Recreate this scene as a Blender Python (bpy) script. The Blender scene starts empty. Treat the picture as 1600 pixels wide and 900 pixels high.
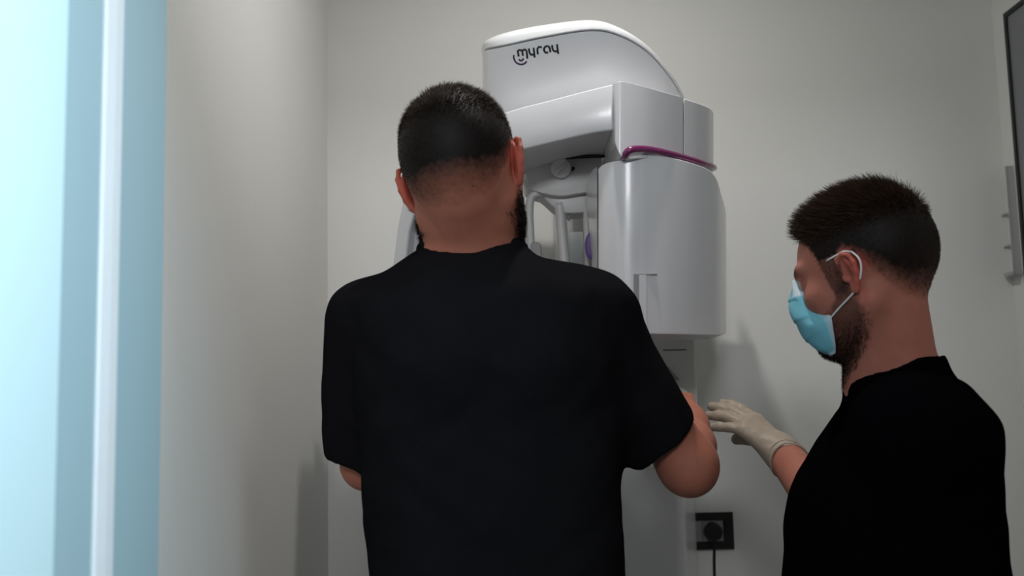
import bpy, bmesh, math, random
import numpy as np
from mathutils import Vector, Matrix, Euler
random.seed(4); rng = np.random.default_rng(7)
S = bpy.context.scene
COL = S.collection
R = math.radians
# ------------------------------------------------------------------ camera
F_PX = 1556.0
PITCH, ROLL, CAMZ = 6.3, -1.3, 1.35
cam_d = bpy.data.cameras.new('camera'); cam = bpy.data.objects.new('camera', cam_d); COL.objects.link(cam)
cam_d.sensor_width = 36; cam_d.lens = 36 * F_PX / 1600; cam_d.clip_start = 0.02
RM = Matrix.Rotation(R(90 + PITCH), 3, 'X') @ Matrix.Rotation(R(ROLL), 3, 'Z')
cam.matrix_world = Matrix.Translation((0, 0, CAMZ)) @ RM.to_4x4()
cam_d.dof.use_dof = True; cam_d.dof.focus_distance = 1.62; cam_d.dof.aperture_fstop = 4.0
S.camera = cam
# ------------------------------------------------------------------ world, lights, exposure
S.view_settings.view_transform = 'Standard'; S.view_settings.look = 'None'
S.view_settings.gamma = 1; S.view_settings.use_curve_mapping = False
S.view_settings.exposure = 0.0
w = bpy.data.worlds.new('world'); S.world = w; w.use_nodes = True
w.node_tree.nodes['Background'].inputs[0].default_value = (0.75, 0.85, 1, 1)
w.node_tree.nodes['Background'].inputs[1].default_value = 0.02
def lamp(name, kind, loc, target, power, color, size=.1, sizey=None, spread=180, spot=None, blend=.3):
    d = bpy.data.lights.new(name, kind); o = bpy.data.objects.new(name, d); COL.objects.link(o)
    o.location = loc; o.rotation_euler = (Vector(target) - Vector(loc)).to_track_quat('-Z', 'Y').to_euler()
    d.energy = power; d.color = color
    if kind == 'AREA':
        d.size = size; d.spread = R(spread)
        if sizey: d.shape = 'RECTANGLE'; d.size_y = sizey
        else: d.shape = 'DISK'
    else:
        d.shadow_soft_size = size
        if kind == 'SPOT': d.spot_size = R(spot); d.spot_blend = blend
    return o
LAMP = Vector((0.18, 1.57, 2.57))
lamp('room_downlight', 'AREA', LAMP, (LAMP.x, LAMP.y, 0), 6.9, (1, .98, .94), .05)
lamp('jamb_fill_light', 'AREA', (0.5, 0.2, 2.52), (-0.5, 0.65, 1.3), 6.0, (.76, .92, 1), .4, .4, 60)  # added unseen lamp, narrowed to brighten only the door jamb
lamp('corridor_fill_light', 'AREA', (-0.08, -1.2, 2.5), (-0.2, 2.2, 1.3), 8.0, (.95, .96, 1), .6, .4, 100)  # unseen fill, added to lift the left wall and the machine front

# ------------------------------------------------------------------ helpers
def PX(px, py, Y):
    d = RM @ Vector(((px - 800) / F_PX, (450 - py) / F_PX, -1)); t = Y / d.y
    return Vector((d.x * t, Y, CAMZ + d.z * t))
def PXX(px, py, X):                      # a pixel on the plane x = X
    d = RM @ Vector(((px - 800) / F_PX, (450 - py) / F_PX, -1)); t = X / d.x
    return Vector((X, d.y * t, CAMZ + d.z * t))
def mat(name, col, rough=.5, spec=.5, noise=None, bump=None, sheen=0, sss=0, metal=0, coat=0, attr=False, trans=0):
    m = bpy.data.materials.new(name); m.use_nodes = True; nt = m.node_tree; b = nt.nodes['Principled BSDF']
    b.inputs['Base Color'].default_value = (*col, 1); b.inputs['Roughness'].default_value = rough
    b.inputs['Specular IOR Level'].default_value = spec; b.inputs['Metallic'].default_value = metal
    b.inputs['Coat Weight'].default_value = coat
    b.inputs['Sheen Weight'].default_value = sheen
    b.inputs['Transmission Weight'].default_value = trans
    if sss: b.inputs['Subsurface Weight'].default_value = sss; b.inputs['Subsurface Radius'].default_value = (.012, .004, .002); b.inputs['Subsurface Scale'].default_value = 1
    tc = nt.nodes.new('ShaderNodeTexCoord')
    src = None
    if attr:
        a = nt.nodes.new('ShaderNodeVertexColor'); a.layer_name = 'tone'; src = a.outputs['Color']
        nt.links.new(src, b.inputs['Base Color'])
    if noise:
        sc, amt = noise
        n = nt.nodes.new('ShaderNodeTexNoise'); n.inputs['Scale'].default_value = sc; n.inputs['Detail'].default_value = 6
        nt.links.new(tc.outputs['Object'], n.inputs['Vector'])
        mr = nt.nodes.new('ShaderNodeMapRange'); mr.inputs['To Min'].default_value = 1 - amt; mr.inputs['To Max'].default_value = 1 + amt
        nt.links.new(n.outputs['Fac'], mr.inputs['Value'])
        mx = nt.nodes.new('ShaderNodeVectorMath'); mx.operation = 'SCALE'
        if src: nt.links.new(src, mx.inputs[0])
        else: mx.inputs[0].default_value = col
        nt.links.new(mr.outputs[0], mx.inputs['Scale']); nt.links.new(mx.outputs[0], b.inputs['Base Color'])
    if bump:
        sc, st = bump
        n = nt.nodes.new('ShaderNodeTexNoise'); n.inputs['Scale'].default_value = sc; n.inputs['Detail'].default_value = 4
        nt.links.new(tc.outputs['Object'], n.inputs['Vector'])
        bp = nt.nodes.new('ShaderNodeBump'); bp.inputs['Strength'].default_value = st; bp.inputs['Distance'].default_value = .002
        nt.links.new(n.outputs['Fac'], bp.inputs['Height']); nt.links.new(bp.outputs[0], b.inputs['Normal'])
    return m
M = dict(
    wall=mat('wall_paint', (.77, .765, .74), .62, .35, (3, .02), (120, .12)),
    floor=mat('floor_vinyl', (.38, .37, .36), .5, .5, (8, .06)),
    ceil=mat('ceiling_paint', (.78, .775, .76), .8, .3, (5, .02)),
    frame=mat('shaded_frame_paint', (.36, .51, .57), .45, .4, (4, .02)),  # darker teal: shade of faces turned from the light, put into the colour
    corr=mat('cold_lit_paint', (.62, .82, .88), .55, .4, (4, .02)),  # brightness and cold tint of the lit face, put into the colour
    gasket=mat('pale_rubber', (.78, .82, .86), .6, .4, (30, .03)),
    white=mat('white_plastic', (.74, .74, .76), .24, .5, (2, .01), coat=.1),
    white2=mat('satin_white_plastic', (.66, .66, .65), .4, .5, (2, .01)),
    grey2=mat('light_grey_plastic', (.42, .43, .44), .4, .5, (4, .02)),
    grey=mat('grey_plastic', (.30, .30, .30), .45, .5, (4, .02)),
    dark=mat('dark_gap_rubber', (.02, .02, .02), .6, .3, (10, .05)),
    seam=mat('seam_line', (.14, .14, .14), .6, .3, (10, .02)),
    magenta=mat('magenta_plastic', (.17, .012, .10), .25, .5, (10, .03), coat=.3),
    purple=mat('purple_pad', (.12, .07, .26), .45, .4, (20, .03)),
    ink=mat('black_ink', (.006, .006, .008), .4, .4, (20, .05)),
    inkp=mat('purple_ink', (.05, .006, .07), .4, .4, (20, .05)),
    black=mat('black_plastic', (.008, .008, .009), .4, .4, (20, .05)),
    socket=mat('grey_socket_plastic', (.32, .32, .33), .4, .4, (20, .02)),
    metal=mat('brushed_steel', (.52, .52, .53), .35, .5, (40, .05), metal=.6),
    glass=mat('dark_grey_glass', (.19, .195, .205), .15, .5, (2, .03)),
    mirror=mat('pale_mirror', (.45, .46, .44), .1, .5, (2, .02), metal=.5),
    skin=mat('skin', (.4, .2, .14), .55, .2, (60, .10), (500, .25), sss=.25, attr=True),
    hair=mat('brown_hair', (.016, .0085, .005), .6, .12, attr=True),
    shirt=mat('black_cotton', (.0105, .0100, .0115), .95, 0, (40, .12), (700, .3)),
    scrub=mat('black_scrub_fabric', (.002, .002, .0026), .95, 0, (40, .12), (700, .3)),
    trouser=mat('black_trousers', (.01, .01, .012), .9, .15, (40, .1)),
    shoe=mat('dark_shoes', (.02, .02, .022), .5, .4, (30, .1)),
    mask=mat('pale_blue_mask', (.23, .55, .65), .8, .2, (200, .05), (400, .2), attr=True),
    loop=mat('white_elastic', (.75, .72, .72), .8, .2, (200, .05)),
    glove=mat('cream_latex', (.38, .31, .24), .5, .4, (50, .06), (160, .35)),
)
def tag(o, label=None, cat=None, group=None, kind=None):
    if label: o['label'] = label
    if cat: o['category'] = cat
    if group: o['group'] = group
    if kind: o['kind'] = kind
    return o
def empty(name, loc, label, cat, group=None):
    o = bpy.data.objects.new(name, None); COL.objects.link(o); o.location = loc; o.empty_display_size = .05
    return tag(o, label, cat, group)
def link(name, me, m, parent=None, smooth=True):
    o = bpy.data.objects.new(name, me); COL.objects.link(o)
    if m: me.materials.append(M[m] if isinstance(m, str) else m)
    if smooth: me.polygons.foreach_set('use_smooth', [True] * len(me.polygons))
    if parent:
        o.parent = parent; p = parent; off = Vector((0, 0, 0))
        while p: off += Vector(p.location); p = p.parent
        o.location = -off if parent.type == 'EMPTY' else (0, 0, 0)
    return o
def mesh(name, verts, faces, m, parent=None, smooth=True):
    me = bpy.data.meshes.new(name); me.from_pydata([tuple(v) for v in verts], [], faces); me.update()
    bm = bmesh.new(); bm.from_mesh(me); bmesh.ops.recalc_face_normals(bm, faces=bm.faces); bm.to_mesh(me); bm.free()
    return link(name, me, m, parent, smooth)
def bevel(o, wd, seg=3, ang=35):
    b = o.modifiers.new('bevel', 'BEVEL'); b.width = wd; b.segments = seg; b.limit_method = 'ANGLE'; b.angle_limit = R(ang)
    b.harden_normals = False
    n = o.modifiers.new('wn', 'WEIGHTED_NORMAL'); n.keep_sharp = True
    return o
def boxv(x0, x1, y0, y1, z0, z1):
    v = [(x, y, z) for x in (x0, x1) for y in (y0, y1) for z in (z0, z1)]
    f = [(0, 1, 3, 2), (4, 6, 7, 5), (0, 4, 5, 1), (2, 3, 7, 6), (0, 2, 6, 4), (1, 5, 7, 3)]
    return v, f
def box(name, a, m, parent=None, bv=0, smooth=False):
    v, f = boxv(*a); o = mesh(name, v, f, m, parent, smooth or bv > 0)
    if bv: bevel(o, bv)
    return o
def struct(o): o['kind'] = 'structure'; return o
def catmull(pts, n):
    P = [np.array(p, float) for p in pts]; P = [2 * P[0] - P[1]] + P + [2 * P[-1] - P[-2]]; out = []
    for i in range(1, len(P) - 2):
        for k in range(n):
            t = k / n; a, b, c, d = P[i - 1:i + 3]
            out.append(.5 * (2 * b + (c - a) * t + (2 * a - 5 * b + 4 * c - d) * t * t + (3 * b - a - 3 * c + d) * t ** 3))
    out.append(P[-2]); return out
def tube(name, pts, rad, m, parent=None, seg=12, flat=1.0, smoothn=6, closed=False, up=(0, 0, 1)):
    """swept tube; rad number or list; flat squashes along the second axis"""
    n0 = len(pts)
    rr = rad if isinstance(rad, (list, tuple)) else [rad] * n0
    P = catmull([(*p, r) for p, r in zip(pts, rr)], smoothn) if smoothn > 1 else [np.array((*p, r)) for p, r in zip(pts, rr)]
    V = []; Fc = []
    N = len(P); prev = None
    for i, q in enumerate(P):
        t = P[min(i + 1, N - 1)][:3] - P[max(i - 1, 0)][:3]; t = Vector(t).normalized()
        if prev is None:
            u = Vector(up); u = (u - t * u.dot(t))
            if u.length < .05: u = Vector((1, 0, 0)) - t * t.x
            u.normalize()
        else: u = (prev - t * prev.dot(t)).normalized()
        prev = u; vv = t.cross(u)
        for s in range(seg):
            a = 2 * math.pi * s / seg
            V.append(Vector(q[:3]) + u * (math.cos(a) * q[3]) + vv * (math.sin(a) * q[3] * flat))
    for i in range(N - 1):
        for s in range(seg):
            a = i * seg + s; b = i * seg + (s + 1) % seg
            Fc.append((a, b, b + seg, a + seg))
    Fc.append(tuple(range(seg))[::-1]); Fc.append(tuple(range((N - 1) * seg, N * seg)))
    return mesh(name, V, Fc, m, parent)
def slab(name, cols, back, m, parent=None, bv=.006, rows=1, bulge=0, seg=3, tilt=0):
    """cols = (px, Y, py_top, py_bottom): a curved front that runs through the columns, extruded by the vector back"""
    back = Vector(back); V = []; Fc = []; n = len(cols)
    for (px, Y, t, b) in cols:
        for k in range(rows + 1):
            s = k / rows; p = PX(px, t + (b - t) * s, Y - bulge * math.sin(math.pi * s) + tilt * s); V.append(p)
    m0 = len(V); V += [v + back for v in V]; r = rows + 1
    for i in range(n - 1):
        for k in range(rows):
            a = i * r + k; Fc.append((a, a + r, a + r + 1, a + 1)); Fc.append((m0 + a, m0 + a + 1, m0 + a + r + 1, m0 + a + r))
        a = i * r; Fc.append((a, m0 + a, m0 + a + r, a + r)); a = i * r + rows; Fc.append((a, a + r, m0 + a + r, m0 + a))
    for k in range(rows):
        Fc.append((k, k + 1, m0 + k + 1, m0 + k)); a = (n - 1) * r + k; Fc.append((a, m0 + a, m0 + a + 1, a + 1))
    o = mesh(name, V, Fc, m, parent)
    if bv: bevel(o, bv, seg, 40)
    return o
def prism(name, pts, back, m, parent=None, bv=.003, seg=3):
    """pts = (px, py, Y) outline, extruded by back"""
    A = [PX(*p) for p in pts]; n = len(A); V = A + [a + Vector(back) for a in A]
    Fc = [tuple(range(n)), tuple(range(2 * n - 1, n - 1, -1))] + [(i, i + n, (i + 1) % n + n, (i + 1) % n) for i in range(n)]
    o = mesh(name, V, Fc, m, parent, bv > 0)
    if bv: bevel(o, bv, seg)
    return o
def interp_cols(keys, n):
    """smoothly resample slab columns"""
    return [tuple(q) for q in catmull(keys, n)]
def lathe(name, prof, c, axis, m, parent=None, seg=32):
    q = Vector((0, 0, 1)).rotation_difference(Vector(axis).normalized()); V = []; Fc = []
    for (r, h) in prof:
        for s in range(seg):
            a = 2 * math.pi * s / seg; V.append(Vector(c) + q @ Vector((r * math.cos(a), r * math.sin(a), h)))
    for i in range(len(prof) - 1):
        for s in range(seg):
            a = i * seg + s; b = i * seg + (s + 1) % seg; Fc.append((a, b, b + seg, a + seg))
    Fc.append(tuple(range(seg))); Fc.append(tuple(range((len(prof) - 1) * seg, len(prof) * seg)))
    return bevel(mesh(name, V, Fc, m, parent), .0008, 2)

# ------------------------------------------------------------------ room
BY = 2.40                       # back wall
LX = PX(512, 450, BY).x         # left wall
RX = PX(1572, 300, BY).x        # right wall
FY0, FY1 = .80, 1.02            # doorway wall, corridor side and room side
CZ = 2.60
JX = PX(254, 450, FY1).x        # left reveal
DX = .66                        # right reveal
TH = .12
struct(box('floor', (LX - 1.5, RX + 1.2, -2.6, BY + TH, -.05, 0), 'floor'))
struct(box('ceiling', (LX - 1.5, RX + 1.2, -2.6, BY + TH, CZ, CZ + .05), 'ceil'))
struct(box('wall_back', (LX - TH, RX + TH, BY, BY + TH, 0, CZ), 'wall'))
struct(box('wall_left', (LX - TH, LX, FY1, BY, 0, CZ), 'wall'))
struct(box('wall_right', (RX, RX + TH, FY1, BY, 0, CZ), 'wall'))
# doorway wall: two piers and the head above the opening, one mesh
v, f = [], []
for a in ((LX - 1.5, JX - .03, FY0, FY1, 0, CZ), (DX + .03, RX + 1.2, FY0, FY1, 0, CZ), (JX - .03, DX + .03, FY0, FY1, 2.25, CZ)):
    bv_, bf_ = boxv(*a); f += [tuple(i + len(v) for i in q) for q in bf_]; v += bv_
struct(mesh('wall_front', v, f, 'wall', smooth=False))
# corridor side walls, behind the camera
struct(box('wall_corridor', (LX - 1.5, RX + 1.2, -2.6, -2.5, 0, CZ), 'corr'))
# door frame: stepped reveal profile swept up the left side, with a rubber seal; the right side mirrors it
def yj(px): return PXX(px, 450, JX).y
y1, y2, y3, y4 = yj(254), yj(184), yj(153), yj(94)
prof = [(JX - .03, FY1), (JX, FY1), (JX, y2 + .001), (JX - .006, y2), (JX - .006, y3), (JX, y3 - .001), (JX, y4), (JX - .012, y4 - .002), (JX - .012, .50), (JX - .30, .50), (JX - .30, FY0), (JX - .03, FY0)]
def sweep(name, prof, m, z0=0, z1=2.25, parent=None, mirror=False):
    q = [((JX + DX) - x if mirror else x, y) for x, y in prof]; n = len(q)
    V = [(x, y, z) for z in (z0, z1) for x, y in q]
    Fc = [tuple(range(n)), tuple(range(n, 2 * n))] + [(i, (i + 1) % n, (i + 1) % n + n, i + n) for i in range(n)]
    return mesh(name, V, Fc, m, parent, False)
jam = [(JX - .03, FY1), (JX, FY1), (JX, y2 + .001), (JX - .006, y2), (JX - .006, y3), (JX, y3 - .001), (JX, y4), (JX - .03, y4)]
jl = struct(sweep('door_1', jam, 'frame'))
gk = sweep('door_seal', [(JX - .007, y2), (JX + .002, y2 - .003), (JX + .003, (y2 + y3) / 2), (JX + .002, y3 + .003), (JX - .007, y3)], 'gasket', parent=jl)
struct(sweep('trim_1', [(JX - .03, y4 - .001), (JX + .001, y4 - .001), (JX + .001, .45), (JX - .03, .45)], 'corr'))
struct(sweep('trim_2', jam, 'frame', mirror=True))
struct(box('trim_3', (JX, DX, FY0 + .02, FY1, 2.19, 2.25), 'frame'))
# ceiling downlight
t = empty('ceiling_downlight', (LAMP.x, LAMP.y, CZ), 'round recessed ceiling spotlight above the x-ray machine and the two people', 'ceiling light')
lathe('trim_ring', [(.062, 0), (.062, -.004), (.045, -.006), (.042, .0)], (LAMP.x, LAMP.y, CZ - .001), (0, 0, 1), 'white2', t)
# glass panel on right wall
pf = PXX(1567, 22, RX - .022)
y_far = pf.y; z_top = pf.z; y_near = 1.45; z_bot = PXX(1606, 470, RX).z
t = empty('wall_screen', (RX, (y_far + y_near) / 2, z_bot), 'large grey glass panel with thin black rim, high on the right wall', 'screen')
box('glass_pane', (RX - .018, RX - .004, y_near + .008, y_far - .008, z_bot + .008, z_top - .008), 'glass', t)
v, f = [], []
for a in ((RX - .022, RX - .001, y_far - .012, y_far, z_bot, z_top), (RX - .022, RX - .001, y_near, y_near + .012, z_bot, z_top),
          (RX - .022, RX - .001, y_near + .012, y_far - .012, z_top - .012, z_top), (RX - .022, RX - .001, y_near + .012, y_far - .012, z_bot, z_bot + .012)):
    bv_, bf_ = boxv(*a); f += [tuple(i + len(v) for i in q) for q in bf_]; v += bv_
mesh('rim', v, f, 'black', t, False)
# metal rail with screws on the right wall beside the panel
za, zb = PXX(1578, 262, RX).z, PXX(1590, 428, RX).z
yr = PXX(1581, 300, RX - .01).y
t = empty('wall_bracket', (RX, yr, zb), 'thin grey metal bracket strip with screw holes beside the glass panel', 'bracket')
v, f = [], []
for a in ((RX - .0035, RX - .0005, yr - .0, yr + .035, zb, za), (RX - .02, RX - .0035, yr - .0, yr + .004, zb, za), (RX - .024, RX - .0005, yr - .004, yr + .04, zb - .004, zb + .004)):
    bv_, bf_ = boxv(*a); f += [tuple(i + len(v) for i in q) for q in bf_]; v += bv_
mesh('strip', v, f, 'metal', t, False)
for k, fr in enumerate((.10, .16, .38, .62, .84, .90)):
    z = za + (zb - za) * fr
    lathe('screw', [(.0038, 0), (.0038, .002), (.002, .003)], (RX - .0035, yr + .016 + .010 * (k % 2), z), (-1, 0, 0), 'black', t, 12)
for fr in (.42, .72):
    z = za + (zb - za) * fr
    tube('hook', [(RX - .003, yr + .034, z), (RX - .012, yr + .045, z - .002), (RX - .014, yr + .052, z - .012), (RX - .01, yr + .056, z - .02)], .003, 'metal', t, 8)

# outlet, plug and cable
SZ = PX(1112, 829, BY).z; sx0 = PX(1062, 829, BY).x; sx1 = PX(1145, 829, BY).x; sh = .0425
t = empty('wall_outlet', ((sx0 + sx1) / 2, BY, SZ - sh), 'black framed wall outlet with grey inserts low on the back wall', 'outlet')
v, f = [], []
ix0, ix1, iz = PX(1068, 829, BY).x, PX(1129.5, 829, BY).x, .0245
for a in ((sx0, sx1, BY - .010, BY - .0005, SZ + iz, SZ + sh), (sx0, sx1, BY - .010, BY - .0005, SZ - sh, SZ - iz),
          (sx0, ix0, BY - .010, BY - .0005, SZ - iz, SZ + iz), (ix1, sx1, BY - .010, BY - .0005, SZ - iz, SZ + iz)):
    bv_, bf_ = boxv(*a); f += [tuple(i + len(v) for i in q) for q in bf_]; v += bv_
mesh('frame', v, f, 'black', t, False)
px_ = PX(1112, 829, BY).x; hw = .023
box('socket_insert', (ix1 - .049, ix1, BY - .007, BY - .001, SZ - iz, SZ + iz), 'socket', t, .001)
box('socket_insert', (ix0, ix1 - .050, BY - .007, BY - .001, SZ - iz, SZ + iz), 'socket', t, .001)
t = empty('power_plug', (px_, BY - .008, SZ), 'round black power plug in the outlet with cable hanging down', 'plug')
lathe('plug_body', [(.021, 0), (.0215, .012), (.020, .026), (.016, .030)], (px_, BY - .0075, SZ), (0, -1, 0), 'black', t)
tube('cable', [(px_, BY - .03, SZ - .012), (px_ - .001, BY - .030, SZ - .035), (px_ - .003, BY - .026, SZ - .12), (px_ - .002, BY - .02, SZ - .5), (px_ - .002, BY - .03, .1), (px_ + .03, BY - .06, .008), (px_ + .2, BY - .05, .006)], .0034, 'black', t, 10)

# ------------------------------------------------------------------ x-ray machine
xr = empty('dental_x_ray_machine', (PX(990, 700, BY).x, BY - .16, 0), 'white wall-mounted panoramic dental x-ray machine with magenta stripe', 'x-ray machine')
# column down the wall
cz0, cz1 = 0.0, PX(990, 200, 2.2).z
xa, xb = PX(905, 700, 2.16).x, PX(1070, 700, 2.16).x
xw = PX(1085, 760, BY).x; xl = xa - .03
sec = [(xl, BY - .002), (xa - .012, 2.20), (xa, 2.17), (xa + .02, 2.162), (xb - .03, 2.158), (xb - .008, 2.165), (xb + .002, 2.185), (xb + .009, 2.24), (xw, BY - .002)]
n = len(sec)
V = [(x, y, z) for z in (cz0, cz1) for x, y in sec]
Fc = [tuple(range(n)), tuple(range(n, 2 * n))] + [(i, (i + 1) % n, (i + 1) % n + n, i + n) for i in range(n)]
colo = mesh('column', V, Fc, 'white', xr); bevel(colo, .003, 2)
# carriage that rides on the column, with a slot line and a facet
cx0, cx1 = PX(930, 560, 2.10).x, PX(1088, 560, 2.10).x
zt, zb_ = PX(1000, 470, 2.1).z, PX(1040, 640, 2.1).z
car = box('carriage', (cx0, cx1, 2.10, 2.30, zb_, zt), 'white2', xr, .008)
zz = PX(1050, 547, 2.1).z
box('seam', (PX(1036, 547, 2.1).x, PX(1072, 547, 2.1).x, 2.0985, 2.104, zz - .0012, zz + .0012), 'seam', car, 0)
prism('grip_facet', [(1035, 568, 2.095), (1044, 573, 2.092), (1063, 594, 2.092), (1030, 594, 2.092)], (0, .02, 0), 'grey', car, .001)
# overhead cover: body, lid
body_keys = [(754, 1.86, 80, 152), (760, 1.80, 78, 166), (790, 1.765, 72, 180), (850, 1.745, 59, 172), (925, 1.735, 48, 160), (970, 1.75, 57, 160), (1010, 1.79, 80, 165), (1040, 1.84, 112, 172), (1058, 1.90, 138, 178), (1066, 1.96, 154, 182)]
BULGE = .005
cover = slab('overhead_cover', interp_cols(body_keys, 4), (0, .38, 0), 'white', xr, .002, rows=8, bulge=BULGE, tilt=.06)
lid_keys = [(752.5, 1.865, 72, 79), (759, 1.803, 58, 76), (790, 1.765, 44, 70.5), (850, 1.745, 32, 57.5), (925, 1.735, 25, 46.5), (970, 1.75, 38, 55.5), (1010, 1.79, 64, 78.5), (1040, 1.84, 98, 110.5), (1060, 1.90, 128, 137), (1069, 1.96, 150, 154)]
V = []; Fc = []; K = interp_cols(lid_keys, 4); prof6 = [(1.0, -.004), (.7, -.003), (.4, .0), (.15, .010), (0.0, .030), (.05, .30)]
for (px, Y, a, b) in K:
    for (s, dy) in prof6: V.append(PX(px, a + (b - a) * s, Y) + Vector((0, dy, 0)))
    V[-1] = V[-2] + Vector((0, .33, 0)); V.append(PX(px, b, Y) + Vector((0, .36, 0)))
r = 7
for i in range(len(K) - 1):
    for k in range(r): a = i * r + k; b = i * r + (k + 1) % r; Fc.append((a, a + r, b + r, b))
Fc.append(tuple(range(r))); Fc.append(tuple(range((len(K) - 1) * r, len(K) * r)))
lid = mesh('lid', V, Fc, 'white', cover); bevel(lid, .0015, 2, 50)
# logo: letters as raised ink strokes on the cover front
CK = np.array(interp_cols(body_keys, 4))
def cover_Y(px, py):
    Y, a, b = (float(np.interp(px, CK[:, 0], CK[:, i])) for i in (1, 2, 3)); t_ = min(1, max(0, (py - a) / (b - a))); return Y - BULGE * math.sin(math.pi * t_) + .06 * t_
def stroke(name, pts, wpx, m, parent, n=5):
    pts2 = [tuple(q) for q in catmull(pts, n)] if len(pts) > 2 else pts
    W = []
    for (x, y) in pts2:
        W.append(PX(x, y, cover_Y(x, y) + .0011))
    return tube(name, W, wpx / F_PX * 1.75 / 2, m, parent, 8, 1, 1)
def Lz(x, y): return (780 + x / 12.86, 50 + y / 12.86)     # logo crop coordinates
def L(*q): return [Lz(*p) for p in q]
def logo_letter(name, strokes, m='ink', wpx=4.0):
    objs = [stroke(name, s, wpx, m, cover) for s in strokes]
    if len(objs) > 1:      # one mesh per letter
        bm = bmesh.new()
        for o in objs: bm.from_mesh(o.data)
        bm.to_mesh(objs[0].data); bm.free()
        for o in objs[1:]: bpy.data.objects.remove(o)
logo_letter('logo_letter', [L((395, 495), (385, 430), (378, 385), (410, 365), (455, 375), (470, 420), (478, 480)), L((465, 385), (500, 355), (540, 365), (558, 420), (568, 535))])
logo_letter('logo_letter', [L((598, 330), (608, 400), (635, 450), (680, 455), (708, 430)), L((692, 315), (702, 400), (715, 515))])
logo_letter('logo_letter', [L((780, 450), (770, 380), (775, 330), (810, 302), (858, 312))])
logo_letter('logo_letter', [L((985, 415), (930, 410), (903, 360), (920, 305), (965, 285), (1010, 310), (1020, 350), (1028, 408))])
logo_letter('logo_letter', [L((1063, 262), (1072, 330), (1100, 380), (1145, 390), (1175, 365)), L((1163, 245), (1172, 330), (1188, 440))])
logo_letter('logo_smile', [L((400, 545), (425, 572), (460, 572), (495, 530))], 'inkp', 3.6)
logo_letter('logo_arc', [L((293, 462), (300, 540), (345, 615), (430, 652), (505, 638), (555, 590))], 'inkp', 3.6)
# rotating C-arm: bridge sweeping left behind the head, block at the right
bk = [(634, 1.90, 306, 330), (642, 1.87, 285, 326), (655, 1.85, 262, 320), (690, 1.80, 226, 290), (740, 1.755, 196, 256), (800, 1.725, 172, 238), (860, 1.712, 156, 223), (925, 1.70, 139, 208), (958, 1.695, 131, 203)]
arm = slab('rotating_arm', interp_cols(bk, 4), (0, .20, 0), 'white', xr, .012, rows=3, bulge=.004)
prism('arm_end', [(631, 306, 1.90), (652, 318, 1.88), (640, 362, 1.89), (633, 430, 1.90), (612, 430, 1.91), (621, 355, 1.905)], (.01, .10, 0), 'white', arm, .006)
hk = [(957, 1.697, 133, 206), (962, 1.685, 129, 226), (975, 1.682, 127, 247), (1010, 1.700, 136, 247), (1045, 1.74, 146, 252), (1067.5, 1.775, 152, 258)]
armb = slab('arm_head', interp_cols(hk, 3), (0, .22, 0), 'white', arm, .005)
hk2 = [(1068.5, 1.777, 153, 258), (1090, 1.81, 160, 262), (1105, 1.85, 166, 266), (1112, 1.90, 171, 270), (1115, 1.96, 176, 268)]
slab('arm_end_cap', interp_cols(hk2, 3), (0, .14, 0), 'white', arm, .003)
# magenta band
mb = [(971, 250, 1.715), (976, 243, 1.685), (984, 234.5, 1.676), (1000, 232.5, 1.684), (1020, 234.5, 1.700), (1045, 240, 1.727), (1075, 248, 1.775), (1100, 255.5, 1.825), (1115, 261, 1.89), (1113, 263, 2.0)]
tube('accent_band', [PX(*p) for p in mb], [.004] + [.0070] * 9, 'magenta', arm, 12, .8, 5)
# generator housing hanging below
gen = slab('generator_housing', interp_cols([(935, 1.722, 263, 521), (944, 1.713, 256, 521), (958, 1.705, 252, 521), (980, 1.699, 249, 521.5), (1000, 1.699, 245.5, 522), (1012, 1.702, 241, 522), (1045, 1.721, 245, 522.5), (1080, 1.757, 254, 523), (1106, 1.80, 264, 523.5), (1119, 1.83, 278, 523.5), (1125, 1.86, 296, 523.5), (1129, 1.90, 312, 523.5)], 4), (0, .16, 0), 'white', xr, .004)
prism('side_shell', [(920, 288, 1.80), (922, 272, 1.78), (927, 264, 1.75), (933, 261, 1.725), (933.5, 400, 1.725), (934, 521, 1.725), (932, 521, 1.74), (931.5, 410, 1.75), (929.5, 384, 1.76), (925, 345, 1.785), (921, 310, 1.80)], (0, .08, 0), 'white', gen, .0025)
slab('rear_shell', interp_cols([(1127, 1.885, 302, 522.5), (1131, 1.95, 316, 522.5), (1133.5, 2.05, 326, 522), (1134.5, 2.19, 334, 521)], 3), (-.06, .005, 0), 'white', gen, .003)
# grip on its front: slot line and recess shade as one flat grey strip
prism('grip_recess_shade', [(990, 428, 1.6965), (1027, 427.2, 1.7035), (1027, 428.8, 1.7035), (998, 430, 1.697), (998.5, 500, 1.697), (990.5, 500, 1.6965)], (0, .004, 0), 'grey', gen, 0)
prism('service_panel', [(999, 430, 1.6945), (1010, 429.6, 1.6965), (1011, 512, 1.6965), (999.5, 512, 1.6945)], (0, .006, 0), 'white', gen, .0008)
box('foot_nub', (PX(1101, 527, 1.9).x - .004, PX(1101, 527, 1.9).x + .004, 1.89, 1.90, PX(1101, 528, 1.9).z, PX(1101, 520, 1.9).z), 'dark', gen, .001)
# sensor housing at the left end
sen = slab('sensor_housing', interp_cols([(634, 1.99, 372, 470), (640, 1.95, 365, 470), (660, 1.935, 362, 470), (700, 1.93, 362, 470), (760, 1.94, 364, 470)], 4), (0, .12, 0), 'white', xr, .006)
slab('sensor_window', [(640, 1.975, 300, 366), (700, 1.97, 300, 366)], (0, .05, 0), 'grey2', sen, .002)
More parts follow.
